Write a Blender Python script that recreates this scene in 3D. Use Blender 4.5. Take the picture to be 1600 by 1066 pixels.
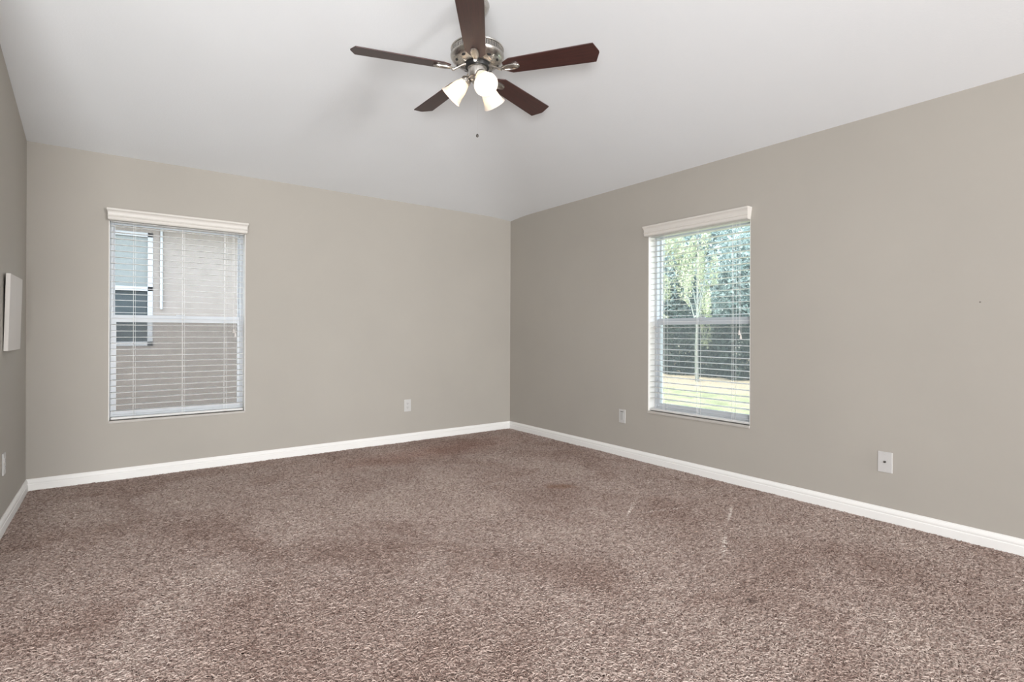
import bpy, bmesh, math, random
import numpy as np
from mathutils import Vector, Matrix, Euler

for o in list(bpy.data.objects):
    bpy.data.objects.remove(o, do_unlink=True)
S = bpy.context.scene
C = S.collection
PI = math.pi
R = math.radians
random.seed(7)
RNG = np.random.default_rng(11)

# ------------------------------------------------------------------ camera
CAM = Vector((-3.6418, -4.9289, 1.1247))
YAW, ROLL, F_PX, HOR = 0.6397593, -0.0034934, 822.334, 519.88
cam = bpy.data.cameras.new('camera')
cam.sensor_fit = 'HORIZONTAL'
cam.sensor_width = 36.0
cam.lens = F_PX / 1600 * 36
cam.shift_y = (HOR - 533) / 1600
cam.clip_start, cam.clip_end = 0.02, 300
camo = bpy.data.objects.new('camera', cam)
C.objects.link(camo)
fw = Vector((math.sin(YAW), math.cos(YAW), 0))
rt0 = Vector((math.cos(YAW), -math.sin(YAW), 0))
up0 = Vector((0, 0, 1))
rt = rt0 * math.cos(ROLL) - up0 * math.sin(ROLL)
up = rt0 * math.sin(ROLL) + up0 * math.cos(ROLL)
M3 = Matrix((rt, up, -fw)).transposed()
camo.matrix_world = Matrix.Translation(CAM) @ M3.to_4x4()
S.camera = camo

# ------------------------------------------------------------------ light
S.view_settings.view_transform = 'Standard'
S.view_settings.look = 'None'
S.view_settings.gamma = 1.0
S.view_settings.exposure = 1.0
S.view_settings.use_curve_mapping = False
S.cycles.sample_clamp_indirect = 60.0

w = bpy.data.worlds.new('sky')
S.world = w
w.use_nodes = True
wn = w.node_tree.nodes
wl = w.node_tree.links
bg = wn['Background']
sky = wn.new('ShaderNodeTexSky')
sky.sky_type = 'NISHITA'
sky.sun_disc = False
sky.sun_elevation = R(58)
sky.sun_rotation = R(-95)
sky.air_density, sky.dust_density, sky.ozone_density = 1.0, 2.0, 1.0
hsv = wn.new('ShaderNodeHueSaturation')
hsv.inputs['Saturation'].default_value = 0.5
wl.new(sky.outputs[0], hsv.inputs['Color'])
wl.new(hsv.outputs[0], bg.inputs[0])
bg.inputs[1].default_value = 0.85

def light(name, kind, energy, loc, rot=None, color=(1, 1, 1), target=None, **kw):
    l = bpy.data.lights.new(name, kind)
    l.energy = energy
    l.color = color
    for k, v in kw.items():
        setattr(l, k, v)
    o = bpy.data.objects.new(name, l)
    o.location = loc
    if target is not None:
        o.rotation_euler = (Vector(target) - Vector(loc)).to_track_quat('-Z', 'Y').to_euler()
    elif rot:
        o.rotation_euler = rot
    C.objects.link(o)
    return o

light('sun', 'SUN', 5.4, (-8, 2, 14), target=(0, 0.8, 0), color=(1.0, 0.95, 0.87), angle=R(1.0))
# added fill lights; the unseen space behind the camera is enlarged to hold them
light('rear_left_fill', 'AREA', 108, (-8.0, -10.0, 1.45), target=(0, 0, 1.75),
      color=(0.985, 0.99, 1.0), shape='RECTANGLE', size=5.0, size_y=2.4)  # unseen fill light added to even out the two walls
light('rear_right_fill', 'AREA', 182, (-0.55, -10.6, 1.15), target=(-3.6, 0, 1.6),
      color=(0.985, 0.99, 1.0), shape='RECTANGLE', size=0.9, size_y=1.8)  # second added fill, brightens the left side of the room
light('flash_fill', 'AREA', 92, (-4.4, -5.9, 0.85), target=(-2.6, -2.0, 3.0),
      color=(0.985, 0.99, 1.0), shape='DISK', size=0.9)  # added area light in place of a flash near the camera

# ------------------------------------------------------------------ helpers
def mat(name, color=(0.8, 0.8, 0.8), rough=0.5, metal=0.0, spec=0.5, **kw):
    m = bpy.data.materials.new(name)
    m.use_nodes = True
    b = m.node_tree.nodes['Principled BSDF']
    b.inputs['Base Color'].default_value = (*color, 1)
    b.inputs['Roughness'].default_value = rough
    b.inputs['Metallic'].default_value = metal
    b.inputs['Specular IOR Level'].default_value = spec
    for k, v in kw.items():
        b.inputs[k].default_value = v
    return m

def srgb(r, g, b):
    f = lambda c: (c / 255 / 12.92) if c / 255 <= 0.04045 else ((c / 255 + 0.055) / 1.055) ** 2.4
    return (f(r), f(g), f(b))

def node(m, t, **kw):
    n = m.node_tree.nodes.new(t)
    for k, v in kw.items():
        if hasattr(n, k):
            setattr(n, k, v)
        else:
            n.inputs[k].default_value = v
    return n

def link(m, a, b):
    m.node_tree.links.new(a, b)

def ramp(m, fac, stops):
    r = node(m, 'ShaderNodeValToRGB')
    el = r.color_ramp.elements
    while len(el) < len(stops):
        el.new(0.5)
    for e, (p, c) in zip(el, stops):
        e.position = p
        e.color = (*c, 1)
    link(m, fac, r.inputs[0])
    return r.outputs[0]

def bump(m, height, strength=0.1, dist=0.01):
    b = node(m, 'ShaderNodeBump')
    b.inputs['Strength'].default_value = strength
    b.inputs['Distance'].default_value = dist
    link(m, height, b.inputs['Height'])
    link(m, b.outputs[0], m.node_tree.nodes['Principled BSDF'].inputs['Normal'])

def pos(m):
    return node(m, 'ShaderNodeNewGeometry').outputs['Position']

def mixc(m, fac, a, b, mode='MIX'):
    n = node(m, 'ShaderNodeMix', data_type='RGBA', blend_type=mode)
    for s, v in ((n.inputs[0], fac), (n.inputs[6], a), (n.inputs[7], b)):
        if hasattr(v, 'links'):
            link(m, v, s)
        elif isinstance(v, tuple):
            s.default_value = (*v, 1)
        else:
            s.default_value = v
    return n.outputs[2]

def BSDF(m):
    return m.node_tree.nodes['Principled BSDF']

def obj(name, bm, m, parent=None, loc=None, smooth=False):
    me = bpy.data.meshes.new(name)
    bm.normal_update()
    bm.to_mesh(me)
    bm.free()
    if smooth:
        me.polygons.foreach_set('use_smooth', [True] * len(me.polygons))
        if smooth != True:
            me.set_sharp_from_angle(angle=R(smooth))
    o = bpy.data.objects.new(name, me)
    C.objects.link(o)
    if m is not None:
        for q in (m if isinstance(m, (list, tuple)) else [m]):
            me.materials.append(q)
    if parent is not None:
        o.parent = parent
    if loc is not None:
        o.location = loc
    return o

def empty(name, loc, rot=(0, 0, 0)):
    o = bpy.data.objects.new(name, None)
    o.empty_display_size = 0.1
    o.location = loc
    o.rotation_euler = rot
    C.objects.link(o)
    return o

def tag(o, label=None, cat=None, group=None, kind=None):
    for k, v in (('label', label), ('category', cat), ('group', group), ('kind', kind)):
        if v:
            o[k] = v
    return o

def struct(name, bm, m, parent=None, label=None, **kw):
    o = obj(name, bm, m, parent, **kw)
    if parent is None:
        tag(o, kind='structure', label=label)
    return o

def box(bm, x0, x1, y0, y1, z0, z1):
    v = [bm.verts.new((x, y, z)) for z in (z0, z1) for y in (y0, y1) for x in (x0, x1)]
    for f in ((0, 2, 3, 1), (4, 5, 7, 6), (0, 1, 5, 4), (2, 6, 7, 3), (0, 4, 6, 2), (1, 3, 7, 5)):
        bm.faces.new([v[i] for i in f])
    return v

def bbox(*a, bevel=0.0, seg=2):
    bm = bmesh.new()
    box(bm, *a)
    if bevel:
        bmesh.ops.bevel(bm, geom=bm.edges[:], offset=bevel, segments=seg, affect='EDGES', profile=0.6)
    return bm

def prism(bm, pts, h0, h1, axis='x'):
    """extrude a closed 2D outline along an axis; outline gives the other two coordinates"""
    def P(a, b, h):
        return {'x': (h, a, b), 'y': (a, h, b), 'z': (a, b, h)}[axis]
    A = [bm.verts.new(P(a, b, h0)) for a, b in pts]
    B = [bm.verts.new(P(a, b, h1)) for a, b in pts]
    n = len(pts)
    fs = [bm.faces.new(A[::-1]), bm.faces.new(B)]
    for i in range(n):
        fs.append(bm.faces.new([A[i], A[(i + 1) % n], B[(i + 1) % n], B[i]]))
    bmesh.ops.recalc_face_normals(bm, faces=fs)
    return bm

def lathe(bm, prof, n=48, mx=None, caps=True):
    mx = mx or Matrix.Identity(4)
    rings = []
    for r, z in prof:
        rings.append([bm.verts.new(mx @ Vector((r * math.cos(2 * PI * i / n), r * math.sin(2 * PI * i / n), z))) for i in range(n)])
    fs = []
    for a, b in zip(rings, rings[1:]):
        for i in range(n):
            fs.append(bm.faces.new([a[i], a[(i + 1) % n], b[(i + 1) % n], b[i]]))
    if caps:
        fs.append(bm.faces.new(rings[0][::-1]))
        fs.append(bm.faces.new(rings[-1]))
    bmesh.ops.recalc_face_normals(bm, faces=fs)
    return bm

def tube(bm, pts, r, n=8):
    pts = [Vector(p) for p in pts]
    rings = []
    for i, p in enumerate(pts):
        d = (pts[min(i + 1, len(pts) - 1)] - pts[max(i - 1, 0)]).normalized()
        a = d.orthogonal().normalized() if i == 0 else (a0 - d * a0.dot(d)).normalized()
        a0 = a
        b = d.cross(a)
        rr = r[i] if isinstance(r, (list, tuple)) else r
        rings.append([bm.verts.new(p + (a * math.cos(2 * PI * k / n) + b * math.sin(2 * PI * k / n)) * rr) for k in range(n)])
    fs = []
    for a_, b_ in zip(rings, rings[1:]):
        for k in range(n):
            fs.append(bm.faces.new([a_[k], a_[(k + 1) % n], b_[(k + 1) % n], b_[k]]))
    fs.append(bm.faces.new(rings[0][::-1]))
    fs.append(bm.faces.new(rings[-1]))
    bmesh.ops.recalc_face_normals(bm, faces=fs)
    return bm

# ------------------------------------------------------------------ materials
def paint(name, col, var=0.02, bscale=260, bstr=0.06, rough=0.75):
    m = mat(name, col, rough, spec=0.25)
    p = pos(m)
    n = node(m, 'ShaderNodeTexNoise', Scale=1.3, Detail=3.0)
    link(m, p, n.inputs['Vector'])
    lo = tuple(c * (1 - var) for c in col)
    hi = tuple(c * (1 + var) for c in col)
    link(m, ramp(m, n.outputs[0], [(0.3, lo), (0.7, hi)]), BSDF(m).inputs['Base Color'])
    t = node(m, 'ShaderNodeTexNoise', Scale=bscale, Detail=2.0)
    link(m, p, t.inputs['Vector'])
    bump(m, t.outputs[0], bstr, 0.002)
    return m

WALLP = paint('wall_paint', (0.394, 0.368, 0.328), 0.025)
CEILP = paint('ceiling_paint', (0.775, 0.79, 0.80), 0.012, 90, 0.25, 0.9)
TRIMP = paint('trim_paint', (0.80, 0.79, 0.765), 0.01, 60, 0.02, 0.4)
VINYL = mat('white_vinyl', (0.80, 0.80, 0.79), 0.4)
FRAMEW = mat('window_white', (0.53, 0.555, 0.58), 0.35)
LINING = paint('reveal_paint', (0.74, 0.73, 0.70), 0.01, 200, 0.05, 0.6)
SILLM = paint('sill_paint', (0.47, 0.445, 0.41), 0.01, 200, 0.03, 0.5)
SLATM = mat('slat_white', (0.63, 0.625, 0.605), 0.35, **{'Transmission Weight': 0.0})
VALM = mat('valance_cream', (0.63, 0.60, 0.555), 0.4)
CORDM = mat('cord_white', (0.82, 0.82, 0.80), 0.7)
PLATE = mat('plate_white', (0.53, 0.52, 0.505), 0.35)
DARK = mat('dark_recess', (0.02, 0.02, 0.02), 0.5)
TASSEL = mat('tassel_plastic', (0.62, 0.58, 0.55), 0.3)
BLACKM = mat('black_plastic', (0.012, 0.012, 0.012), 0.4)

def glass_mat(name, tint, refl=1.0, dust=0.0):
    m = bpy.data.materials.new(name)
    m.use_nodes = True
    nt = m.node_tree
    nt.nodes.remove(nt.nodes['Principled BSDF'])
    out = nt.nodes['Material Output']
    tr = node(m, 'ShaderNodeBsdfTransparent')
    tr.inputs[0].default_value = (*tint, 1)
    gl = node(m, 'ShaderNodeBsdfGlossy')
    gl.inputs['Roughness'].default_value = 0.01
    fr = node(m, 'ShaderNodeFresnel', IOR=1.45)
    mu = node(m, 'ShaderNodeMath', operation='MULTIPLY')
    mu.inputs[1].default_value = refl
    link(m, fr.outputs[0], mu.inputs[0])
    mx = node(m, 'ShaderNodeMixShader')
    link(m, mu.outputs[0], mx.inputs[0])
    link(m, tr.outputs[0], mx.inputs[1])
    link(m, gl.outputs[0], mx.inputs[2])
    last = mx.outputs[0]
    if dust:
        df = node(m, 'ShaderNodeBsdfTranslucent')
        df.inputs[0].default_value = (0.75, 0.78, 0.78, 1)
        m2 = node(m, 'ShaderNodeMixShader')
        m2.inputs[0].default_value = dust
        link(m, last, m2.inputs[1])
        link(m, df.outputs[0], m2.inputs[2])
        last = m2.outputs[0]
    link(m, last, out.inputs[0])
    return m

GLASS = glass_mat('window_glass', (0.93, 0.96, 0.95), 0.25, 0.018)
SCREEN = glass_mat('insect_screen', (0.74, 0.72, 0.70), 0.0, 0.04)

# brushed nickel
NICKEL = mat('brushed_nickel', (0.52, 0.495, 0.46), 0.26, 1.0)
_n = node(NICKEL, 'ShaderNodeTexNoise', Scale=40.0, Detail=4.0)
_mp = node(NICKEL, 'ShaderNodeMapping')
_mp.inputs['Scale'].default_value = (1, 1, 30)
link(NICKEL, node(NICKEL, 'ShaderNodeTexCoord').outputs['Object'], _mp.inputs[0])
link(NICKEL, _mp.outputs[0], _n.inputs['Vector'])
_r = node(NICKEL, 'ShaderNodeMapRange')
_r.inputs[3].default_value, _r.inputs[4].default_value = 0.2, 0.38
link(NICKEL, _n.outputs[0], _r.inputs[0])
link(NICKEL, _r.outputs[0], BSDF(NICKEL).inputs['Roughness'])

# mahogany blade: grain along the blade's own length
WOOD = mat('mahogany', (0.06, 0.016, 0.012), 0.42, spec=0.85)
_tc = node(WOOD, 'ShaderNodeTexCoord')
_mp = node(WOOD, 'ShaderNodeMapping')
_mp.inputs['Scale'].default_value = (2.5, 60, 60)
link(WOOD, _tc.outputs['Object'], _mp.inputs[0])
_n = node(WOOD, 'ShaderNodeTexNoise', Scale=3.0, Detail=6.0, Roughness=0.65)
link(WOOD, _mp.outputs[0], _n.inputs['Vector'])
link(WOOD, ramp(WOOD, _n.outputs[0], [(0.3, (0.020, 0.0052, 0.004)), (0.55, (0.046, 0.0115, 0.009)), (0.75, (0.075, 0.02, 0.015))]),
     BSDF(WOOD).inputs['Base Color'])

# frosted lamp glass: lit only by the bulb inside
FROST = mat('frosted_glass', (0.80, 0.76, 0.71), 0.35)
nt = FROST.node_tree
_t = node(FROST, 'ShaderNodeBsdfTranslucent')
_t.inputs[0].default_value = (0.80, 0.755, 0.69, 1)
_x = node(FROST, 'ShaderNodeMixShader')
_x.inputs[0].default_value = 0.27
link(FROST, BSDF(FROST).outputs[0], _x.inputs[1])
link(FROST, _t.outputs[0], _x.inputs[2])
link(FROST, _x.outputs[0], nt.nodes['Material Output'].inputs[0])
BULB = mat('lit_bulb', (1, 0.95, 0.85), 0.4, **{'Emission Color': (1.0, 0.84, 0.64, 1), 'Emission Strength': 17.0})

# ------------------------------------------------------------------ room shell
L, H, SL, YB = 4.165, 2.44, 0.228, -5.70   # width, eave height, ceiling pitch, depth of the part in view
XF, YF, YL, FL = -10.5, -12.5, -2.6, 3.15      # far walls of the open space behind, end of the left wall, where the vault turns flat
T = 0.2
W1 = dict(c=-3.252, w=0.922, z0=0.437, z1=1.985)   # window in the wall ahead (centre x)
W2 = dict(c=-2.4535, w=0.917, z0=0.440, z1=1.985)  # window in the right wall (centre y)

def wall_with_hole(u0, u1, z0, z1, hu0, hu1, hz0, hz1, mapf):
    """a wall T thick around one opening; mapf(u, t, z) -> xyz"""
    bm = bmesh.new()
    us, zs = [u0, hu0, hu1, u1], [z0, hz0, hz1, z1]
    V = {}
    def v(i, t, j):
        k = (i, t, j)
        if k not in V:
            V[k] = bm.verts.new(mapf(us[i], T * t, zs[j]))
        return V[k]
    for t in (0, 1):
        for i in range(3):
            for j in range(3):
                if (i, j) != (1, 1):
                    bm.faces.new([v(i, t, j), v(i + 1, t, j), v(i + 1, t, j + 1), v(i, t, j + 1)])
    for a, b in (((1, 1), (2, 1)), ((2, 1), (2, 2)), ((2, 2), (1, 2)), ((1, 2), (1, 1))):
        bm.faces.new([v(a[0], 0, a[1]), v(b[0], 0, b[1]), v(b[0], 1, b[1]), v(a[0], 1, a[1])])
    for i in range(3):
        for j in (0, 3):
            bm.faces.new([v(i, 0, j), v(i + 1, 0, j), v(i + 1, 1, j), v(i, 1, j)])
    for j in range(3):
        for i in (0, 3):
            bm.faces.new([v(i, 0, j), v(i, 0, j + 1), v(i, 1, j + 1), v(i, 1, j)])
    bmesh.ops.recalc_face_normals(bm, faces=bm.faces[:])
    return bm

struct('wall_back', wall_with_hole(XF, T, -0.2, H + 0.01, W1['c'] - W1['w'] / 2, W1['c'] + W1['w'] / 2, W1['z0'], W1['z1'],
       lambda u, t, z: (u, t, z)), WALLP, label='greige painted wall ahead with the window at its left end')
struct('wall_right', wall_with_hole(YF, 0, -0.2, H + 0.01, W2['c'] - W2['w'] / 2, W2['c'] + W2['w'] / 2, W2['z0'], W2['z1'],
       lambda u, t, z: (t, u, z)), WALLP, label='greige painted wall on the right with the window to the garden')
bm = prism(bmesh.new(), [(0, -0.2), (0, H), (-FL, H + SL * FL), (YL, H + SL * FL), (YL, -0.2)], -L - T, -L, 'x')
struct('wall_left', bm, WALLP, label='narrow strip of greige wall at the left edge')
struct('wall_front', bbox(XF, T, YF - T, YF, -0.2, H + SL * FL), WALLP, label='greige wall far behind the camera')
struct('wall_far_left', bbox(XF - T, XF, YF - T, T, -0.2, H + SL * FL), WALLP, label='greige wall of the open space behind the camera')

# hipped ceiling: two planes rising from the wall ahead and from the right wall, flat over the open space behind
bm = bmesh.new()
e = 0.30
K, NS = 0.40, 28                       # the plastered hip is eased over this width
soft = lambda d: (d * d + K * K) / (4 * K) if abs(d) < K else abs(d) / 2
fs = []
rims = []
for dz in (0, 0.14):
    V = lambda a, b, z: bm.verts.new((-a, -b, H + SL * z + dz))
    st, en = [], []
    for k in range(NS + 1):
        d = K * (2 * k / NS - 1)       # a - b: negative on the right plane, positive on the plane ahead
        st.append(V(-e + d / 2, -e - d / 2, -e - soft(d)))
        en.append(V(FL + d / 2, FL - d / 2, FL - soft(d)))
    far_l, flat_l = V(T - XF, -e - K / 2, -e - K / 2), V(T - XF, FL, FL)
    far_r, flat_r = V(-e - K / 2, T - YF, -e - K / 2), V(FL, T - YF, FL)
    back = V(T - XF, T - YF, FL)
    kl, kr = V(FL + K, FL, FL), V(FL, FL + K, FL)
    for k in range(NS):
        fs.append(bm.faces.new([st[k], st[k + 1], en[k + 1], en[k]]))
    fs.append(bm.faces.new([st[-1], far_l, flat_l, kl, en[-1]]))
    fs.append(bm.faces.new([st[0], far_r, flat_r, kr, en[0]]))
    mid = V(FL + K, FL + K, FL)
    fs.append(bm.faces.new([kl, flat_l, back, mid]))
    fs.append(bm.faces.new([kr, flat_r, back, mid]))
    ring = [kr] + en + [kl]
    for p, q in zip(ring, ring[1:]):
        fs.append(bm.faces.new([p, q, mid]))
    rims.append([far_r] + st + [far_l, flat_l, back, flat_r])
for k in range(len(rims[0])):
    q = (k + 1) % len(rims[0])
    fs.append(bm.faces.new([rims[0][k], rims[0][q], rims[1][q], rims[1][k]]))
bmesh.ops.recalc_face_normals(bm, faces=fs)
struct('ceiling', bm, CEILP, label='white hipped ceiling rising from the two outside walls')

# carpet: a backing plus the pile itself
CARP = mat('carpet_backing', (0.12, 0.08, 0.068), 0.95, spec=0.1)
_n = node(CARP, 'ShaderNodeTexNoise', Scale=180.0, Detail=3.0)
link(CARP, pos(CARP), _n.inputs['Vector'])
link(CARP, ramp(CARP, _n.outputs[0], [(0.35, (0.15, 0.105, 0.09)), (0.65, (0.24, 0.175, 0.152))]), BSDF(CARP).inputs['Base Color'])
struct('floor', bbox(XF - T, T, YF - T, T, -0.2, 0.0), CARP, label='brown carpeted floor')

PILE = mat('carpet_fibre', (0.3, 0.22, 0.19), 0.85, spec=0.12)
def carpet_colour(m):
    p = pos(m)
    hi_ = node(m, 'ShaderNodeHairInfo')
    fib = ramp(m, hi_.outputs['Random'], [(0.0, (0.180, 0.124, 0.106)), (0.2, (0.275, 0.207, 0.180)),
                                          (0.6, (0.375, 0.298, 0.260)), (1.0, (0.48, 0.395, 0.352))])
    # traffic wear and vacuum lanes: large soft patches of redder and greyer yarn
    n = node(m, 'ShaderNodeTexNoise', Scale=1.5, Detail=4.0, Roughness=0.55, Distortion=0.6)
    link(m, p, n.inputs['Vector'])
    patch = ramp(m, n.outputs[0], [(0.34, (0.80, 0.745, 0.725)), (0.46, (0.95, 0.925, 0.915)), (0.54, (1.03, 1.03, 1.03)), (0.68, (1.11, 1.125, 1.12))])
    c = mixc(m, 1.0, fib, patch, 'MULTIPLY')
    def blob(cx, cy, rx, ry, ang, col, amt, soft=0.6, dash=False):
        mp = node(m, 'ShaderNodeMapping', vector_type='TEXTURE')
        mp.inputs['Location'].default_value = (cx, cy, 0)
        mp.inputs['Rotation'].default_value = (0, 0, ang)
        mp.inputs['Scale'].default_value = (rx, ry, 1)
        link(m, p, mp.inputs[0])
        fl = node(m, 'ShaderNodeVectorMath', operation='MULTIPLY')
        fl.inputs[1].default_value = (1, 1, 0)
        link(m, mp.outputs[0], fl.inputs[0])
        ln = node(m, 'ShaderNodeVectorMath', operation='LENGTH')
        link(m, fl.outputs[0], ln.inputs[0])
        nz = node(m, 'ShaderNodeTexNoise', Scale=14.0, Detail=2.0)
        link(m, p, nz.inputs['Vector'])
        ad = node(m, 'ShaderNodeMath', operation='MULTIPLY_ADD')
        link(m, nz.outputs[0], ad.inputs[0])
        ad.inputs[1].default_value = 0.7
        link(m, ln.outputs['Value'], ad.inputs[2])
        mr = node(m, 'ShaderNodeMapRange', interpolation_type='SMOOTHSTEP')
        mr.inputs[1].default_value = 1.35
        mr.inputs[2].default_value = 1.35 - soft
        mr.inputs[3].default_value = 0
        mr.inputs[4].default_value = amt
        link(m, ln.outputs['Value'], mr.inputs[0])
        link(m, ad.outputs[0], mr.inputs[0])
        if dash:   # worn yarn shows only on some strands
            gate = ramp(m, hi_.outputs['Random'], [(0.12, (0, 0, 0)), (0.25, (1, 1, 1))])
            n2 = node(m, 'ShaderNodeTexNoise', Scale=38.0, Detail=1.0)
            link(m, p, n2.inputs['Vector'])
            g2 = ramp(m, n2.outputs[0], [(0.40, (0, 0, 0)), (0.46, (1, 1, 1))])
            a1 = node(m, 'ShaderNodeMath', operation='MULTIPLY')
            a2 = node(m, 'ShaderNodeMath', operation='MULTIPLY')
            link(m, gate, a1.inputs[0]); link(m, g2, a1.inputs[1])
            link(m, a1.outputs[0], a2.inputs[0]); link(m, mr.outputs[0], a2.inputs[1])
            return a2.outputs[0], col
        return mr.outputs[0], col
    def apply(c, *a, mode='MIX', **k):
        f, col = blob(*a, **k)
        return mixc(m, f, c, col, mode)
    c = apply(c, -1.09, -2.09, 0.15, 0.085, math.atan2(-0.154, 0.20), (0.22, 0.125, 0.085), 0.62)          # rust stain
    c = apply(c, -1.53, -3.77, 0.03, 0.03, 0, (0.10, 0.07, 0.06), 0.7)                                    # dark spot
    c = apply(c, -1.3, -0.55, 1.6, 0.42, 0.06, (0.97, 0.86, 0.83), 1.0, 1.1, mode='MULTIPLY')             # reddish strip
    # pale threadbare streaks
    for (x0, y0, x1, y1, wd, a) in ((-0.30, -2.31, -0.56, -2.44, 0.006, 0.5), (-0.72, -2.51, -0.76, -2.54, 0.012, 0.6),
                                    (-0.83, -2.58, -1.26, -2.84, 0.007, 0.75), (-0.46, -3.05, -0.80, -3.22, 0.009, 0.6),
                                    (-0.95, -3.30, -1.25, -3.465, 0.012, 0.8), (-0.60, -2.95, -1.20, -2.75, 0.012, 0.35)):
        c = apply(c, (x0 + x1) / 2, (y0 + y1) / 2, math.hypot(x1 - x0, y1 - y0) / 2, wd * 1.5,
                  math.atan2(y1 - y0, x1 - x0), (0.74, 0.66, 0.60), a, dash=True)
    link(m, c, BSDF(m).inputs['Base Color'])
carpet_colour(PILE)

def carpet_pile():
    """frieze pile: short curly strands lying over in all directions"""
    fx, fy = fw.x, fw.y
    parts = []
    x = RNG.uniform(-L + 0.016, -0.016, 900000)
    y = RNG.uniform(YB + 0.6, -0.016, 900000)
    d = (x - CAM.x) * fx + (y - CAM.y) * fy          # distance ahead of the viewpoint
    dens = np.where(d < 0.7, 0.06, np.where(d < 2.6, 1.0, np.clip(1.15 - 0.16 * (d - 2.6), 0.62, 1)))
    keep = RNG.random(900000) < dens
    x, y, d = x[keep], y[keep], d[keep]
    N = len(x)
    def field(sc, seed):
        r = np.random.default_rng(seed)
        s = np.zeros(N)
        for _ in range(7):
            k = r.normal(size=2) * sc
            s += np.cos(k[0] * x + k[1] * y + r.uniform(0, 6.28))
        return s / 2.6
    lean = field(1.6, 3) * 1.4 + field(4.0, 4) * 0.9
    az = lean + RNG.normal(0, 1.25, N)
    ln = RNG.uniform(0.016, 0.031, N)
    ht = RNG.uniform(0.007, 0.015, N) + 0.0015 * field(5, 5)
    ca, sa = np.cos(az), np.sin(az)
    curl = RNG.normal(0, 0.008, N)
    P = np.zeros((N, 4, 3), np.float32)
    for k, (f, h, c_) in enumerate(((0, 0.0, 0), (0.22, 0.75, 0.6), (0.62, 1.0, 1.0), (1.0, 0.72, -0.4))):
        P[:, k, 0] = x + ca * ln * f - sa * curl * c_
        P[:, k, 1] = y + sa * ln * f + ca * curl * c_
        P[:, k, 2] = ht * h + RNG.normal(0, 0.0007, N) * (k > 0) + (0.0002 if k == 0 else 0)
    P[:, :, 0] = np.clip(P[:, :, 0], -L + 0.012, -0.012)
    P[:, :, 1] = np.clip(P[:, :, 1], YB + 0.1, -0.012)
    rad = np.repeat((RNG.uniform(0.0012, 0.0022, N) * (1 + 0.05 * np.clip(d, 0, 6)))[:, None], 4, 1).astype(np.float32)
    rad[:, 3] *= 0.6
    cv = bpy.data.hair_curves.new('carpet_pile')
    cv.add_curves([4] * N)
    cv.attributes['position'].data.foreach_set('vector', P.ravel())
    a = cv.attributes.get('radius') or cv.attributes.new('radius', 'FLOAT', 'POINT')
    a.data.foreach_set('value', rad.ravel())
    cv.materials.append(PILE)
    o = bpy.data.objects.new('carpet_pile', cv)
    C.objects.link(o)
    tag(o, 'brown twisted carpet pile covering the whole floor', 'carpet', kind='stuff')
    return o
carpet_pile()

# baseboards
BP = [(0, 0), (-0.015, 0), (-0.015, 0.058), (-0.0125, 0.061), (-0.0125, 0.066), (-0.0138, 0.070), (-0.0125, 0.078),
      (-0.009, 0.086), (-0.006, 0.090), (-0.004, 0.096), (0, 0.096)]
struct('baseboard_back', prism(bmesh.new(), BP, -L, 0, 'x'), TRIMP, label='white baseboard along the wall ahead')
struct('baseboard_right', prism(bmesh.new(), BP, YF, 0, 'y'), TRIMP, label='white baseboard along the right wall')
struct('baseboard_left', prism(bmesh.new(), [(-L - a, b) for a, b in BP], YL, 0, 'y'), TRIMP, label='white baseboard along the left wall')

# ------------------------------------------------------------------ windows (local x along the wall, y outwards, z up)
def make_window(name, origin, rotz, w, z0, z1, zm, label):
    r = empty(name, origin, (0, 0, rotz))
    tag(r, label, kind='structure')
    h = w / 2
    # painted reveal lining and sill
    bm = bmesh.new()
    for s in (-1, 1):
        x0, x1 = sorted((s * h, s * (h - 0.006)))
        box(bm, x0, x1, 0.002, 0.085, z0, z1)
    box(bm, -h, h, 0.002, 0.085, z1 - 0.006, z1)
    obj('reveal_lining', bm, LINING, r)
    obj('window_sill', bbox(-h + 0.001, h - 0.001, -0.008, 0.09, z0 - 0.001, z0 + 0.018, bevel=0.003), SILLM, r)
    # outer frame
    fw_, d0, d1 = 0.028, 0.085, 0.165
    bm = bmesh.new()
    box(bm, -h, -h + fw_, d0, d1, z0, z1)
    box(bm, h - fw_, h, d0, d1, z0, z1)
    box(bm, -h + fw_, h - fw_, d0, d1, z0, z0 + 0.05)
    box(bm, -h + fw_, h - fw_, d0, d1, z1 - fw_, z1)
    obj('window_frame', bm, FRAMEW, r)
    ih = h - fw_
    def sash(nm, a, b, y0, y1, st, rb, rt_):
        bm = bmesh.new()
        box(bm, -ih, -ih + st, y0, y1, a, b)
        box(bm, ih - st, ih, y0, y1, a, b)
        box(bm, -ih + st, ih - st, y0, y1, a, a + rb)
        box(bm, -ih + st, ih - st, y0, y1, b - rt_, b)
        s = obj(nm, bm, FRAMEW, r)
        ym = (y0 + y1) / 2
        obj('pane', bbox(-ih + st - 0.004, ih - st + 0.004, ym - 0.002, ym + 0.002, a + rb - 0.004, b - rt_ + 0.004), GLASS, s)
        return s
    sash('sash', zm - 0.03, z1 - fw_, 0.130, 0.155, 0.010, 0.045, 0.012)
    s = sash('sash', z0 + 0.05, zm + 0.012, 0.100, 0.125, 0.018, 0.03, 0.052)
    # lip along the top of the lower sash and its latch
    obj('sash_latch', bbox(-0.03, 0.03, 0.092, 0.104, zm + 0.012, zm + 0.022, bevel=0.003), FRAMEW, s)
    obj('insect_screen', bbox(-ih + 0.012, ih - 0.012, 0.158, 0.1595, z0 + 0.05, zm), SCREEN, r)
    return r

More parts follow.
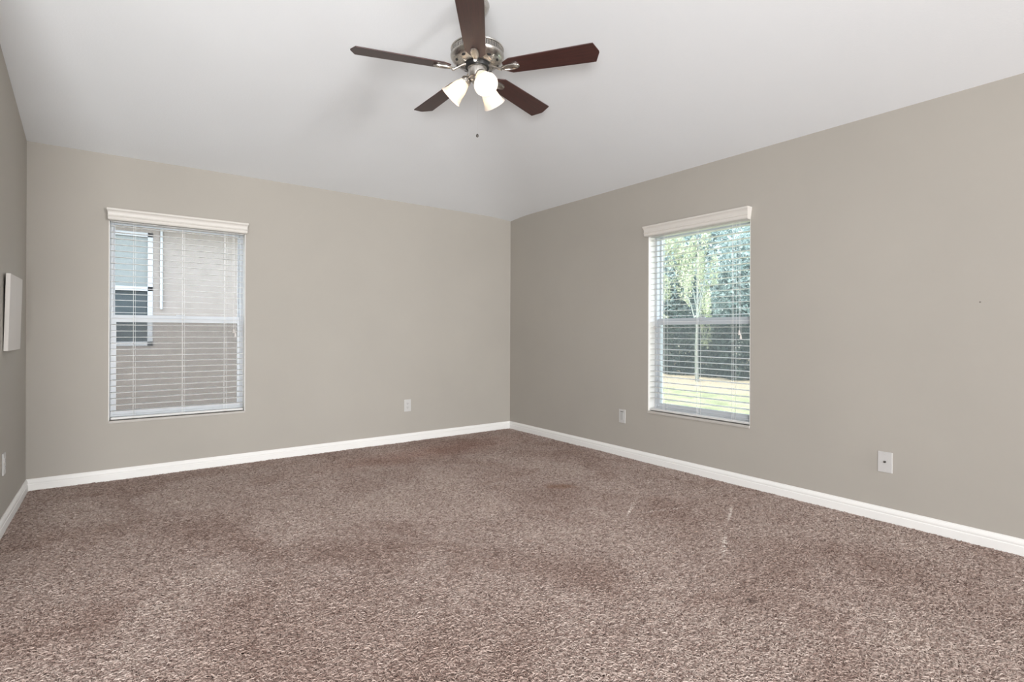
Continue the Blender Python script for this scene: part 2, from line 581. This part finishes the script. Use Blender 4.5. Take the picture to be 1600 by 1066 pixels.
w1 = make_window('window_1', (W1['c'], 0, 0), 0, W1['w'], W1['z0'], W1['z1'], 1.236, 'white framed window facing the neighbouring house')
w2 = make_window('window_2', (0, W2['c'], 0), -PI / 2, W2['w'], W2['z0'], W2['z1'], 1.236, 'white framed window facing the lawn and trees')
obj('tilt_latch', bbox(-W2['w'] / 2 + 0.004, -W2['w'] / 2 + 0.014, 0.068, 0.082, 1.155, 1.185, bevel=0.002), TASSEL, w2)

def make_blind(origin, rotz, w, z0, z1, label):
    r = empty('window_blind', origin, (0, 0, rotz))
    tag(r, label, 'blind', 'white slatted blinds in the two windows')
    h = w / 2
    # moulded valance: crown profile (y towards the room is negative)
    pr = [(-0.001, 2.034), (-0.064, 2.034), (-0.066, 2.030), (-0.066, 2.020), (-0.061, 2.016), (-0.057, 2.008), (-0.054, 1.997),
          (-0.053, 1.986), (-0.056, 1.981), (-0.057, 1.976), (-0.053, 1.972), (-0.053, 1.958), (-0.049, 1.950), (-0.042, 1.948), (-0.001, 1.948)]
    n = len(pr)
    # ends follow the same profile as mitred returns
    bm = bmesh.new()
    A = [bm.verts.new((-h - 0.012 + (y + 0.066) * 0.55, y, z)) for y, z in pr]
    B = [bm.verts.new((h + 0.012 - (y + 0.066) * 0.55, y, z)) for y, z in pr]
    for i in (0, n - 1):
        A[i].co.x, B[i].co.x = A[1 if i == 0 else n - 2].co.x, B[1 if i == 0 else n - 2].co.x
    fs = [bm.faces.new(A[::-1]), bm.faces.new(B)]
    for i in range(n):
        fs.append(bm.faces.new([A[i], A[(i + 1) % n], B[(i + 1) % n], B[i]]))
    bmesh.ops.recalc_face_normals(bm, faces=fs)
    obj('valance', bm, VALM, r, smooth=25)
    obj('headrail', bbox(-h + 0.012, h - 0.012, 0.012, 0.068, 1.945, z1 - 0.008), SLATM, r)
    # slats
    zs, z = [], 1.918
    while z > z0 + 0.085:
        zs.append(z)
        z -= 0.0465
    bm = bmesh.new()
    sh = h - 0.014
    for i, z in enumerate(zs):
        pts = []
        for k in range(5):
            t = k / 4 * 2 - 1
            pts.append((0.040 + t * 0.0245, z + 0.0016 * (1 - t * t) + t * 0.0006))
        pts += [(y, zz - 0.0026) for y, zz in pts[::-1]]
        j = 0.0006 * math.sin(i * 2.3)
        prism(bm, [(y, zz + j) for y, zz in pts], -sh, sh, 'x')
    obj('slats', bm, SLATM, r)
    zb = z0 + 0.024
    br = obj('bottom_rail', bbox(-sh, sh, 0.013, 0.067, zb, zb + 0.017, bevel=0.004), SLATM, r)
    for u in (-0.31, 0.01, 0.31):
        bm = bmesh.new()
        for y in (0.0135, 0.0665):
            tube(bm, [(u, y, 1.95), (u, y, zb + 0.015)], 0.0011, 6)
        tube(bm, [(u + 0.012, 0.0125, 1.95), (u + 0.012, 0.0125, zb + 0.015)], 0.0009, 6)
        obj('ladder_cord', bm, CORDM, r)
        bm = lathe(bmesh.new(), [(0.0045, 0), (0.0045, 0.0015), (0.003, 0.0025)], 12,
                   Matrix.Translation((u, 0.0132, zb + 0.008)) @ Matrix.Rotation(PI / 2, 4, 'X'))
        obj('cord_plug', bm, TASSEL, br)
    # lift cords with bell tassels
    bm = bmesh.new()
    tube(bm, [(0.366, 0.008, 1.95), (0.366, 0.008, 1.5), (0.372, 0.006, 1.15)], 0.0010, 6)
    tube(bm, [(0.376, 0.008, 1.95), (0.376, 0.008, 1.5), (0.384, 0.006, 1.12)], 0.0010, 6)
    lc = obj('lift_cord', bm, CORDM, r)
    for (u, zz) in ((0.372, 1.15), (0.384, 1.12)):
        bm = lathe(bmesh.new(), [(0.002, 0), (0.0045, -0.006), (0.006, -0.018), (0.0085, -0.032), (0.009, -0.036), (0.006, -0.038)], 16,
                   Matrix.Translation((u, 0.002, zz)))
        obj('tassel', bm, TASSEL, lc, smooth=50)
    return r

make_blind((W1['c'], 0, 0), 0, W1['w'], W1['z0'], W1['z1'], 'white slatted blind with moulded valance on the window facing the neighbouring house')
make_blind((0, W2['c'], 0), -PI / 2, W2['w'], W2['z0'], W2['z1'], 'white slatted blind with moulded valance on the window facing the garden')

# ------------------------------------------------------------------ wall plates (local x along wall, y into the wall, z up)
def plate_root(name, loc, rotz, label, cat):
    r = empty(name, loc, (0, 0, rotz))
    tag(r, label, cat)
    bm = bbox(-0.037, 0.037, -0.006, 0.001, -0.0605, 0.0605, bevel=0.0025)
    obj('cover_plate', bm, PLATE, r)
    return r

def receptacle(r, zc_):
    o = obj('receptacle', bbox(-0.0165, 0.0165, -0.0082, -0.004, zc_ - 0.0145, zc_ + 0.0145, bevel=0.002), PLATE, r)
    bm = bmesh.new()
    for x, hh in ((-0.0065, 0.0045), (0.0065, 0.0035)):
        box(bm, x - 0.0011, x + 0.0011, -0.0085, -0.0078, zc_ + 0.002 - hh, zc_ + 0.002 + hh)
    obj('slots', bm, DARK, o)
    obj('ground_hole', lathe(bmesh.new(), [(0.0026, 0), (0.0026, 0.0007)], 12,
        Matrix.Translation((0, -0.0078, zc_ - 0.0085)) @ Matrix.Rotation(PI / 2, 4, 'X')), DARK, o)

def screw(r, x, z):
    obj('screw', lathe(bmesh.new(), [(0.003, 0), (0.003, 0.0012), (0.0018, 0.002)], 12,
        Matrix.Translation((x, -0.0058, z)) @ Matrix.Rotation(PI / 2, 4, 'X')), PLATE, r)

r = plate_root('wall_outlet', (-1.2975, 0, 0.3805), 0, 'white duplex power outlet low on the wall ahead, between window and corner', 'outlet')
for z in (-0.0195, 0.0195):
    receptacle(r, z)
screw(r, 0, 0)
r = plate_root('wall_outlet', (-L, -0.871, 0.381), PI / 2, 'white duplex power outlet on the left wall below the square panel', 'outlet')
for z in (-0.0195, 0.0195):
    receptacle(r, z)
screw(r, 0, 0)
# rocker style plate with a dark slot near its top
r = plate_root('wall_jack', (0, -1.711, 0.3735), -PI / 2, 'white wall plate with a dark slot near its top, left of the garden window', 'wall plate')
o = obj('insert', bbox(-0.0165, 0.0165, -0.0085, -0.004, -0.0335, 0.0335, bevel=0.002), mat('insert_white', (0.45, 0.45, 0.435), 0.4), r)
obj('slot', bbox(-0.017, 0.017, -0.0088, -0.005, 0.0375, 0.0435, bevel=0.0015), mat('slot_grey', (0.12, 0.115, 0.11), 0.5), r)
obj('slot', bbox(-0.008, 0.008, -0.0088, -0.0082, -0.012, 0.010), mat('jack_grey', (0.45, 0.44, 0.43), 0.5), o)
# coax plate
r = plate_root('cable_plate', (0, -3.748, 0.3645), -PI / 2, 'white cable wall plate with a dark central connector, right of the garden window', 'wall plate')
MET = mat('connector_metal', (0.10, 0.095, 0.085), 0.35, 0.9)
obj('connector', lathe(bmesh.new(), [(0.0062, 0), (0.0062, 0.003), (0.0048, 0.003), (0.0048, 0.010), (0.0034, 0.0105)], 16,
    Matrix.Translation((0, -0.0058, 0.002)) @ Matrix.Rotation(PI / 2, 4, 'X')), MET, r, smooth=30)
for z in (-0.047, 0.047):
    screw(r, 0, z)
bm = lathe(bmesh.new(), [(0.0042, -0.006), (0.0042, 0.001), (0.002, 0.002)], 12, Matrix.Translation((0, -4.175, 1.295)) @ Matrix.Rotation(-PI / 2, 4, 'Y'))
tag(obj('nail', bm, mat('nail_grey', (0.22, 0.20, 0.18), 0.5, 0.6)), 'tiny grey nail head high on the bare right wall', 'nail')

# square panel on the left wall, leaning out slightly at the top
bm = bbox(0.0, 0.02, -0.222, 0.222, -0.2175, 0.2175, bevel=0.003)
o = obj('wall_panel', bm, mat('panel_offwhite', (0.62, 0.585, 0.55), 0.6), loc=(-L + 0.002, -0.682, 1.229))
o.rotation_euler = (0, R(1.3), 0)
o.location.x += 0.005
tag(o, 'blank off-white square panel hung on the left wall', 'wall panel')

# ------------------------------------------------------------------ ceiling fan
FX, FY, FZ = -2.088, -2.516, 2.550
fan = empty('ceiling_fan', (FX, FY, FZ))
tag(fan, 'five-blade ceiling fan with dark mahogany blades, nickel motor and three lit glass shades', 'ceiling fan')
zceil = H + SL * min(-FX, -FY) - FZ
tilt = math.atan(SL)
mx = Matrix.Translation((0, 0, zceil)) @ Matrix.Rotation(tilt, 4, 'Y')
bm = lathe(bmesh.new(), [(0.066, 0.002), (0.068, -0.006), (0.0665, -0.020), (0.060, -0.038), (0.047, -0.054), (0.030, -0.064), (0.020, -0.068)], 48, mx)
obj('canopy', bm, NICKEL, fan, smooth=40)
bm = lathe(bmesh.new(), [(0.024, zceil - 0.085), (0.027, zceil - 0.072), (0.022, zceil - 0.055)], 32)
lathe(bm, [(0.0125, 0.15), (0.0125, zceil - 0.06)], 24)
lathe(bm, [(0.030, 0.148), (0.030, 0.168), (0.018, 0.180), (0.0125, 0.182)], 32)
obj('downrod', bm, NICKEL, fan, smooth=40)
prof = [(0.060, 0.034), (0.070, 0.030), (0.078, 0.031), (0.104, 0.037), (0.126, 0.047), (0.1385, 0.057), (0.1445, 0.068), (0.1455, 0.074),
        (0.1435, 0.0775), (0.137, 0.079), (0.135, 0.081), (0.135, 0.104), (0.137, 0.106), (0.143, 0.1075), (0.144, 0.111), (0.142, 0.115),
        (0.134, 0.120), (0.112, 0.131), (0.080, 0.142), (0.045, 0.150), (0.020, 0.152)]
mh = obj('motor_housing', lathe(bmesh.new(), prof, 96), NICKEL, fan, smooth=35)
bm = lathe(bmesh.new(), [(0.1352, 0.0815), (0.1356, 0.0815), (0.1356, 0.1035), (0.1352, 0.1035)], 96, caps=False)
obj('vent_band', bm, mat('vent_shadow', (0.10, 0.095, 0.09), 0.5, 0.6), mh)
bm = bmesh.new()
for k in range(72):
    a = 2 * PI * k / 72
    m4 = Matrix.Rotation(a, 4, 'Z')
    for v in box(bm, 0.1345, 0.1405, -0.0030, 0.0030, 0.0800, 0.1050):
        v.co = m4 @ v.co
obj('vent_ribs', bm, NICKEL, mh)
bm = bmesh.new()
bmesh.ops.create_uvsphere(bm, u_segments=12, v_segments=8, radius=1, matrix=Matrix.Translation((0.114, 0, 0.0405))
                          @ Matrix.Rotation(R(-24), 4, 'Y') @ Matrix.Diagonal((0.0075, 0.013, 0.0022, 1)))
vs0 = obj('vent_slot', bm, DARK, mh, smooth=True)
for k in range(10):
    o = vs0 if k == 0 else vs0.copy()
    if k:
        C.objects.link(o)
        o.parent = mh
    o.rotation_euler = (0, 0, 2 * PI * (k + 0.5) / 10)
obj('rotor_ring', lathe(bmesh.new(), [(0.050, 0.012), (0.064, 0.013), (0.066, 0.018), (0.066, 0.036), (0.05, 0.037)], 48), BLACKM, fan, smooth=35)
bm = lathe(bmesh.new(), [(0.018, -0.066), (0.030, -0.064), (0.036, -0.058), (0.038, -0.048), (0.046, -0.044), (0.0485, -0.040), (0.0485, 0.008),
                         (0.052, 0.010), (0.052, 0.016), (0.048, 0.018)], 48)
sw = obj('switch_housing', bm, NICKEL, fan, smooth=35)

def blade_bm():
    o_ = [(0.150, 0.030), (0.190, 0.0545), (0.30, 0.0580), (0.50, 0.0635), (0.638, 0.0670), (0.661, 0.006)]
    o_ = o_ + [(a, -b) for a, b in o_[::-1]]
    bm = prism(bmesh.new(), o_, -0.003, 0.003, 'z')
    return bm
def iron_bm():
    bm = bmesh.new()
    # arm sweeping from the rotor down under the blade
    pts, rr = [], []
    for k in range(9):
        t = k / 8
        x = 0.055 + 0.085 * t
        z = 0.022 - 0.036 * (t * t * (3 - 2 * t)) + 0.004 * math.sin(PI * t)
        pts.append((x, 0, z))
        rr.append(0.0085 - 0.0025 * math.sin(PI * t))
    tube(bm, pts, rr, 10)
    # leaf shaped medallion with a raised rim
    n, rings = 40, []
    def leaf(s, z):
        out = []
        for k in range(n):
            a = 2 * PI * k / n
            ca, sa = math.cos(a), math.sin(a)
            wy = 0.0255 * s * (0.86 + 0.18 * ca)
            out.append(bm.verts.new((0.187 + 0.053 * s * ca, wy * sa, z)))
        return out
    rings = [leaf(0.97, -0.0035), leaf(1.0, -0.008), leaf(0.93, -0.0125), leaf(0.78, -0.0125), leaf(0.66, -0.0085), leaf(0.35, -0.0072)]
    fs = []
    for a, b in zip(rings, rings[1:]):
        for i in range(n):
            fs.append(bm.faces.new([a[i], a[(i + 1) % n], b[(i + 1) % n], b[i]]))
    fs.append(bm.faces.new(rings[-1]))
    fs.append(bm.faces.new(rings[0]))
    bmesh.ops.recalc_face_normals(bm, faces=fs)
    return bm
bl0 = obj('blade', blade_bm(), WOOD, fan)
bv = bl0.modifiers.new('edge', 'BEVEL'); bv.width, bv.segments, bv.limit_method = 0.0018, 2, 'ANGLE'
bl0['label'] = 'dark mahogany wooden blade'
ir0 = obj('blade_iron', iron_bm(), NICKEL, bl0, smooth=45)
ir0['label'] = 'brushed nickel leaf-shaped blade iron'
for k in range(5):
    if k == 0:
        b, i_ = bl0, ir0
    else:
        b, i_ = bl0.copy(), ir0.copy()
        C.objects.link(b); C.objects.link(i_)
        b.parent = fan
        i_.parent = b
    b.rotation_euler = (Matrix.Rotation(R(161.9 + 72 * k), 3, 'Z') @ Matrix.Rotation(R(-12), 3, 'X')).to_euler()

# light kit: three arms, each with a bell of frosted glass
SP = [(0.0255, 0.0), (0.0285, 0.004), (0.031, 0.014), (0.0375, 0.030), (0.0430, 0.048), (0.0465, 0.066), (0.0500, 0.084), (0.0560, 0.102), (0.0640, 0.116)]
to_cam = math.atan2(-fw.y, -fw.x)
def shade_bm():
    bm = bmesh.new()
    n = 40
    inner = [(r_ - 0.003, s) for r_, s in SP]
    prof_ = SP + inner[::-1]
    rings = [[bm.verts.new((r_ * math.cos(2 * PI * i / n), r_ * math.sin(2 * PI * i / n), s)) for i in range(n)] for r_, s in prof_]
    fs = []
    m_ = len(rings)
    for q in range(m_):
        a, b = rings[q], rings[(q + 1) % m_]
        for i in range(n):
            fs.append(bm.faces.new([a[i], a[(i + 1) % n], b[(i + 1) % n], b[i]]))
    bmesh.ops.recalc_face_normals(bm, faces=fs)
    return bm
BP_ = [(0.003, 0.034), (0.012, 0.036), (0.014, 0.046), (0.019, 0.056), (0.0225, 0.069), (0.0225, 0.078), (0.018, 0.090), (0.010, 0.097), (0.003, 0.099)]
for q, (az, el) in enumerate(((to_cam + R(22), -46), (to_cam + R(22 - 120), -45), (to_cam + R(22 + 120), -45))):
    ax = Vector((math.cos(az) * math.cos(R(el)), math.sin(az) * math.cos(R(el)), math.sin(R(el))))
    hz = Vector((math.cos(az), math.sin(az), 0))
    base = hz * 0.066 + Vector((0, 0, -0.056))
    mx = Matrix.Translation(base) @ ax.to_track_quat('Z', 'Y').to_matrix().to_4x4()
    bm = bmesh.new()
    tube(bm, [hz * 0.030 + Vector((0, 0, -0.036)), hz * 0.046 + Vector((0, 0, -0.037)), base - ax * 0.012], 0.010, 12)
    lathe(bm, [(0.010, -0.026), (0.020, -0.022), (0.0285, -0.012), (0.0295, 0.004), (0.027, 0.006), (0.010, 0.006)], 32, mx)
    obj('lamp_arm', bm, NICKEL, fan, smooth=40)
    bm = shade_bm()
    bmesh.ops.transform(bm, matrix=mx, verts=bm.verts)
    s = obj('lamp_shade', bm, FROST, fan, smooth=60)
    s['label'] = 'lit frosted glass bell shade'
    bm = lathe(bmesh.new(), BP_, 24, mx)
    b = obj('bulb', bm, BULB, s, smooth=60)
    b['label'] = 'glowing white bulb'
bm = tube(bmesh.new(), [(0.002, 0.0, -0.064), (0.002, 0, -0.345)], 0.00025, 6)
pc = obj('pull_chain', bm, NICKEL, fan)
bm = lathe(bmesh.new(), [(0.0015, 0.008), (0.005, 0.005), (0.0075, -0.001), (0.007, -0.006), (0.004, -0.010), (0.001, -0.011)], 20, Matrix.Translation((0.002, 0, -0.352)))
obj('chain_fob', bm, mat('fob_bronze', (0.10, 0.09, 0.08), 0.3, 0.8), pc, smooth=60)

# ------------------------------------------------------------------ outside
def noisy(name, cols, scale, rough=0.9):
    m = mat(name, cols[0], rough, spec=0.1)
    n = node(m, 'ShaderNodeTexNoise', Scale=scale, Detail=5.0)
    link(m, pos(m), n.inputs['Vector'])
    k = len(cols)
    link(m, ramp(m, n.outputs[0], [(0.3 + 0.4 * i / (k - 1), c) for i, c in enumerate(cols)]), BSDF(m).inputs['Base Color'])
    return m
GRASS = noisy('lawn_grass', [(0.140, 0.165, 0.095), (0.210, 0.235, 0.140), (0.275, 0.290, 0.200)], 3.0)
_g = GRASS.node_tree
_sx = node(GRASS, 'ShaderNodeSeparateXYZ')
link(GRASS, pos(GRASS), _sx.inputs[0])
_mr = node(GRASS, 'ShaderNodeMapRange', interpolation_type='SMOOTHSTEP')
_mr.inputs[1].default_value, _mr.inputs[2].default_value = 6.3, 7.4
link(GRASS, _sx.outputs[0], _mr.inputs[0])
_src = BSDF(GRASS).inputs['Base Color'].links[0].from_socket
link(GRASS, mixc(GRASS, _mr.outputs[0], _src, (0.250, 0.220, 0.165)), BSDF(GRASS).inputs['Base Color'])
bm = bmesh.new()
box(bm, -14, 40, -16, 30, -0.4, -0.15)
g = obj('lawn', bm, GRASS)
tag(g, 'sunlit lawn outside with a dry strip before the hedge', kind='structure')

bm = bmesh.new()
box(bm, -14, 1.6, T + 0.05, 3.5, -0.3, -0.13)  # pale strip added to keep green lawn bounce off the stucco
tag(obj('bounce_strip', bm, noisy('pale_bounce_ground', [(0.210, 0.190, 0.170), (0.275, 0.255, 0.235)], 30.0)), 'unseen pale ground strip added between the two houses for neutral bounce light', kind='structure')

# neighbouring house
STUC = noisy('peach_stucco', [(0.255, 0.220, 0.192), (0.285, 0.246, 0.218)], 6.0)
nh = empty('neighboring_house', (-3.5, 3.5, -0.15))
tag(nh, 'peach stucco house next door with a white framed window', 'house')
def NB(*a):
    bm = bmesh.new()
    box(bm, a[0] + 3.5, a[1] + 3.5, a[2] - 3.5, a[3] - 3.5, a[4] + 0.15, a[5] + 0.15)
    return bm
nx0, nx1, nz0, nz1 = -4.25, -3.30, 0.935, 2.42
bm = bmesh.new()
for a in ((-10, nx0, -0.15, 2.75), (nx1, 1.6, -0.15, 2.75), (nx0, nx1, -0.15, nz0), (nx0, nx1, nz1, 2.75)):
    box(bm, a[0] + 3.5, a[1] + 3.5, 0, 0.25, a[2] + 0.15, a[3] + 0.15)
obj('wall', bm, STUC, nh)
WHT = mat('neighbor_trim', (0.400, 0.410, 0.425), 0.5)
bm = bmesh.new()
prism(bm, [(-0.35, 2.72), (-0.35, 2.86), (3.2, 4.2), (3.2, 4.06)], -6.8, 5.4, 'x')
obj('roof', bm, mat('shingle_brown', (0.080, 0.065, 0.055), 0.9), nh)
bm = bmesh.new()
box(bm, -6.6, 5.2, -0.36, 0.0, 2.70, 2.73)
obj('soffit', bm, mat('soffit_white', (0.360, 0.350, 0.340), 0.7), nh)
wf = bmesh.new()
fwid = 0.055
for a in ((nx0, nx0 + fwid, nz0, nz1), (nx1 - fwid, nx1, nz0, nz1), (nx0, nx1, nz0, nz0 + fwid), (nx0, nx1, nz1 - fwid, nz1), (nx0, nx1, 1.655, 1.71)):
    box(wf, a[0] + 3.5, a[1] + 3.5, -0.01, 0.09, a[2] + 0.15, a[3] + 0.15)
nw = obj('window', wf, WHT, nh)
obj('pane', NB(nx0 + 0.03, nx1 - 0.03, 3.53, 3.54, 1.70, nz1 - 0.03), mat('pale_glass', (0.200, 0.215, 0.205), 0.3, spec=0.3), nw)  # upper pane set paler than the lower one
obj('pane', NB(nx0 + 0.03, nx1 - 0.03, 3.53, 3.54, nz0 + 0.03, 1.67), mat('dark_glass', (0.05, 0.062, 0.066), 0.1, spec=0.25), nw)
bm = tube(bmesh.new(), [(-3.205, 3.478, 1.42), (-3.205, 3.478, 2.68)], 0.016, 12)
for v in bm.verts:
    v.co -= Vector((-3.5, 3.5, -0.15))
obj('white_tube', bm, WHT, nh)  # slim white upright tube beside the neighbouring window

# garden plants: leaves are small curved cards grown through a crown volume
def leaf_mesh(bm, c, rad, n, size, rng, flat=0.9):
    for _ in range(n):
        d = Vector(rng.normal(size=3)); d.normalize()
        rr = rng.uniform(0.35, 1.0) ** 0.5
        wob = 1 + 0.22 * math.sin(5 * d.x + 3 * d.z) * math.cos(4 * d.y)
        p = Vector(c) + Vector((d.x * rad[0], d.y * rad[1], d.z * rad[2])) * rr * wob
        u = Vector(rng.normal(size=3)); u.normalize()
        v = u.cross(Vector(rng.normal(size=3))); v.normalize()
        s = size * rng.uniform(0.6, 1.3)
        n_ = u.cross(v) * s * 0.15
        a = [bm.verts.new(p - u * s), bm.verts.new(p + v * s * 0.45 + n_), bm.verts.new(p + u * s), bm.verts.new(p - v * s * 0.45 + n_)]
        bm.faces.new(a)
def leafmat(name, cols):
    m = noisy(name, cols, 1.6, 0.6)
    t = node(m, 'ShaderNodeBsdfTranslucent')
    t.inputs[0].default_value = (*[c * 1.1 for c in cols[-1]], 1)
    x = node(m, 'ShaderNodeMixShader')
    x.inputs[0].default_value = 0.3
    link(m, BSDF(m).outputs[0], x.inputs[1]); link(m, t.outputs[0], x.inputs[2])
    link(m, x.outputs[0], m.node_tree.nodes['Material Output'].inputs[0])
    return m
LEAFD = leafmat('leaf_bluegreen', [(0.085, 0.130, 0.125), (0.165, 0.220, 0.213), (0.27, 0.325, 0.312)])
LEAFY = leafmat('leaf_yellowgreen', [(0.130, 0.165, 0.090), (0.210, 0.240, 0.150), (0.330, 0.345, 0.250)])
LEAFH = leafmat('leaf_hedge', [(0.018, 0.028, 0.025), (0.033, 0.048, 0.043), (0.055, 0.070, 0.060)])
BARK = noisy('bark_grey', [(0.100, 0.090, 0.075), (0.170, 0.155, 0.135)], 9.0)
BARKP = noisy('bark_pale', [(0.130, 0.150, 0.135), (0.180, 0.200, 0.180)], 9.0)

def make_tree(m, rad, zc_, n, size, seed, bark, loose=False):
    r = empty('garden_tree', (0, 0, -0.15))
    rng = np.random.default_rng(seed)
    bm = tube(bmesh.new(), [(0, 0, 0), (0.05, 0.03, zc_ * 0.35), (-0.03, 0.06, zc_ * 0.7), (0.02, 0, zc_ * 1.1)], [0.15, 0.12, 0.09, 0.04], 10)
    for k in range(5):
        a = k * 2.4
        tube(bm, [(0, 0, zc_ * (0.55 + 0.06 * k)), (math.cos(a) * rad[0] * 0.35, math.sin(a) * rad[1] * 0.35, zc_ * (0.8 + 0.06 * k)),
                  (math.cos(a) * rad[0] * 0.7, math.sin(a) * rad[1] * 0.7, zc_ * (0.95 + 0.07 * k))], [0.05, 0.035, 0.015], 6)
    obj('trunk', bm, bark, r)
    bm = bmesh.new()
    if loose:
        for k in range(14):
            c_ = rng.normal(0, 0.5, 3) * np.array(rad)
            leaf_mesh(bm, (c_[0], c_[1], zc_ + c_[2] * 1.1), tuple(q * rng.uniform(0.18, 0.4) for q in rad), n // 11, size, rng)
    else:
        leaf_mesh(bm, (0, 0, zc_), rad, n, size, rng)
    for k in range(0 if loose else 5):
        a = k * 1.9 + seed
        leaf_mesh(bm, (math.cos(a) * rad[0] * 0.7, math.sin(a) * rad[1] * 0.7, zc_ + rad[2] * 0.4 * math.sin(k * 2.1)),
                  tuple(q * 0.5 for q in rad), n // 6, size, rng)
    obj('crown', bm, m, r)
    return r
def dup(r, loc, rz, sc, label):
    c = r.copy(); C.objects.link(c)
    for ch in r.children:
        d = ch.copy(); C.objects.link(d); d.parent = c
    place(c, loc, rz, sc, label)
    return c
def place(c, loc, rz, sc, label):
    c.location, c.rotation_euler, c.scale = loc, (0, 0, rz), (sc if isinstance(sc, tuple) else (sc, sc, sc))
    tag(c, label, 'tree', 'trees beyond the hedge')
t1 = make_tree(LEAFD, (2.3, 2.3, 2.7), 3.1, 13000, 0.10, 3, BARK)
t2 = make_tree(LEAFY, (1.2, 1.2, 1.9), 3.2, 2200, 0.075, 5, BARKP, loose=True)
place(t1, (15.6, 4.6, -0.15), 0.4, 1.0, 'dense blue-green tree behind the hedge on the window right')
dup(t1, (15.0, 10.8, -0.15), 2.3, 1.1, 'tall blue-green tree behind the hedge, left of the pale trunk')
dup(t1, (22.0, 11.5, -0.15), 4.1, 1.4, 'largest blue-green tree rising behind the other trees')
place(t2, (11.6, 7.0, -0.15), 0.0, 0.95, 'yellow-green loose tree at the left edge of the garden window')
dup(t2, (8.55, 3.28, -0.15), 2.0, (0.36, 0.36, 0.78), 'slender yellow-green tree with a pale trunk in front of the hedge')
bm = bmesh.new()
rng = np.random.default_rng(9)
for k in range(16):
    yy = -4 + k * 1.0
    leaf_mesh(bm, (10.2 + 0.1 * math.sin(k * 1.7), yy, 0.72), (0.60, 0.80, 1.0), 2400, 0.08, rng)
h_ = obj('hedge', bm, LEAFH)
tag(h_, 'dark green hedge along the far edge of the lawn', 'hedge')
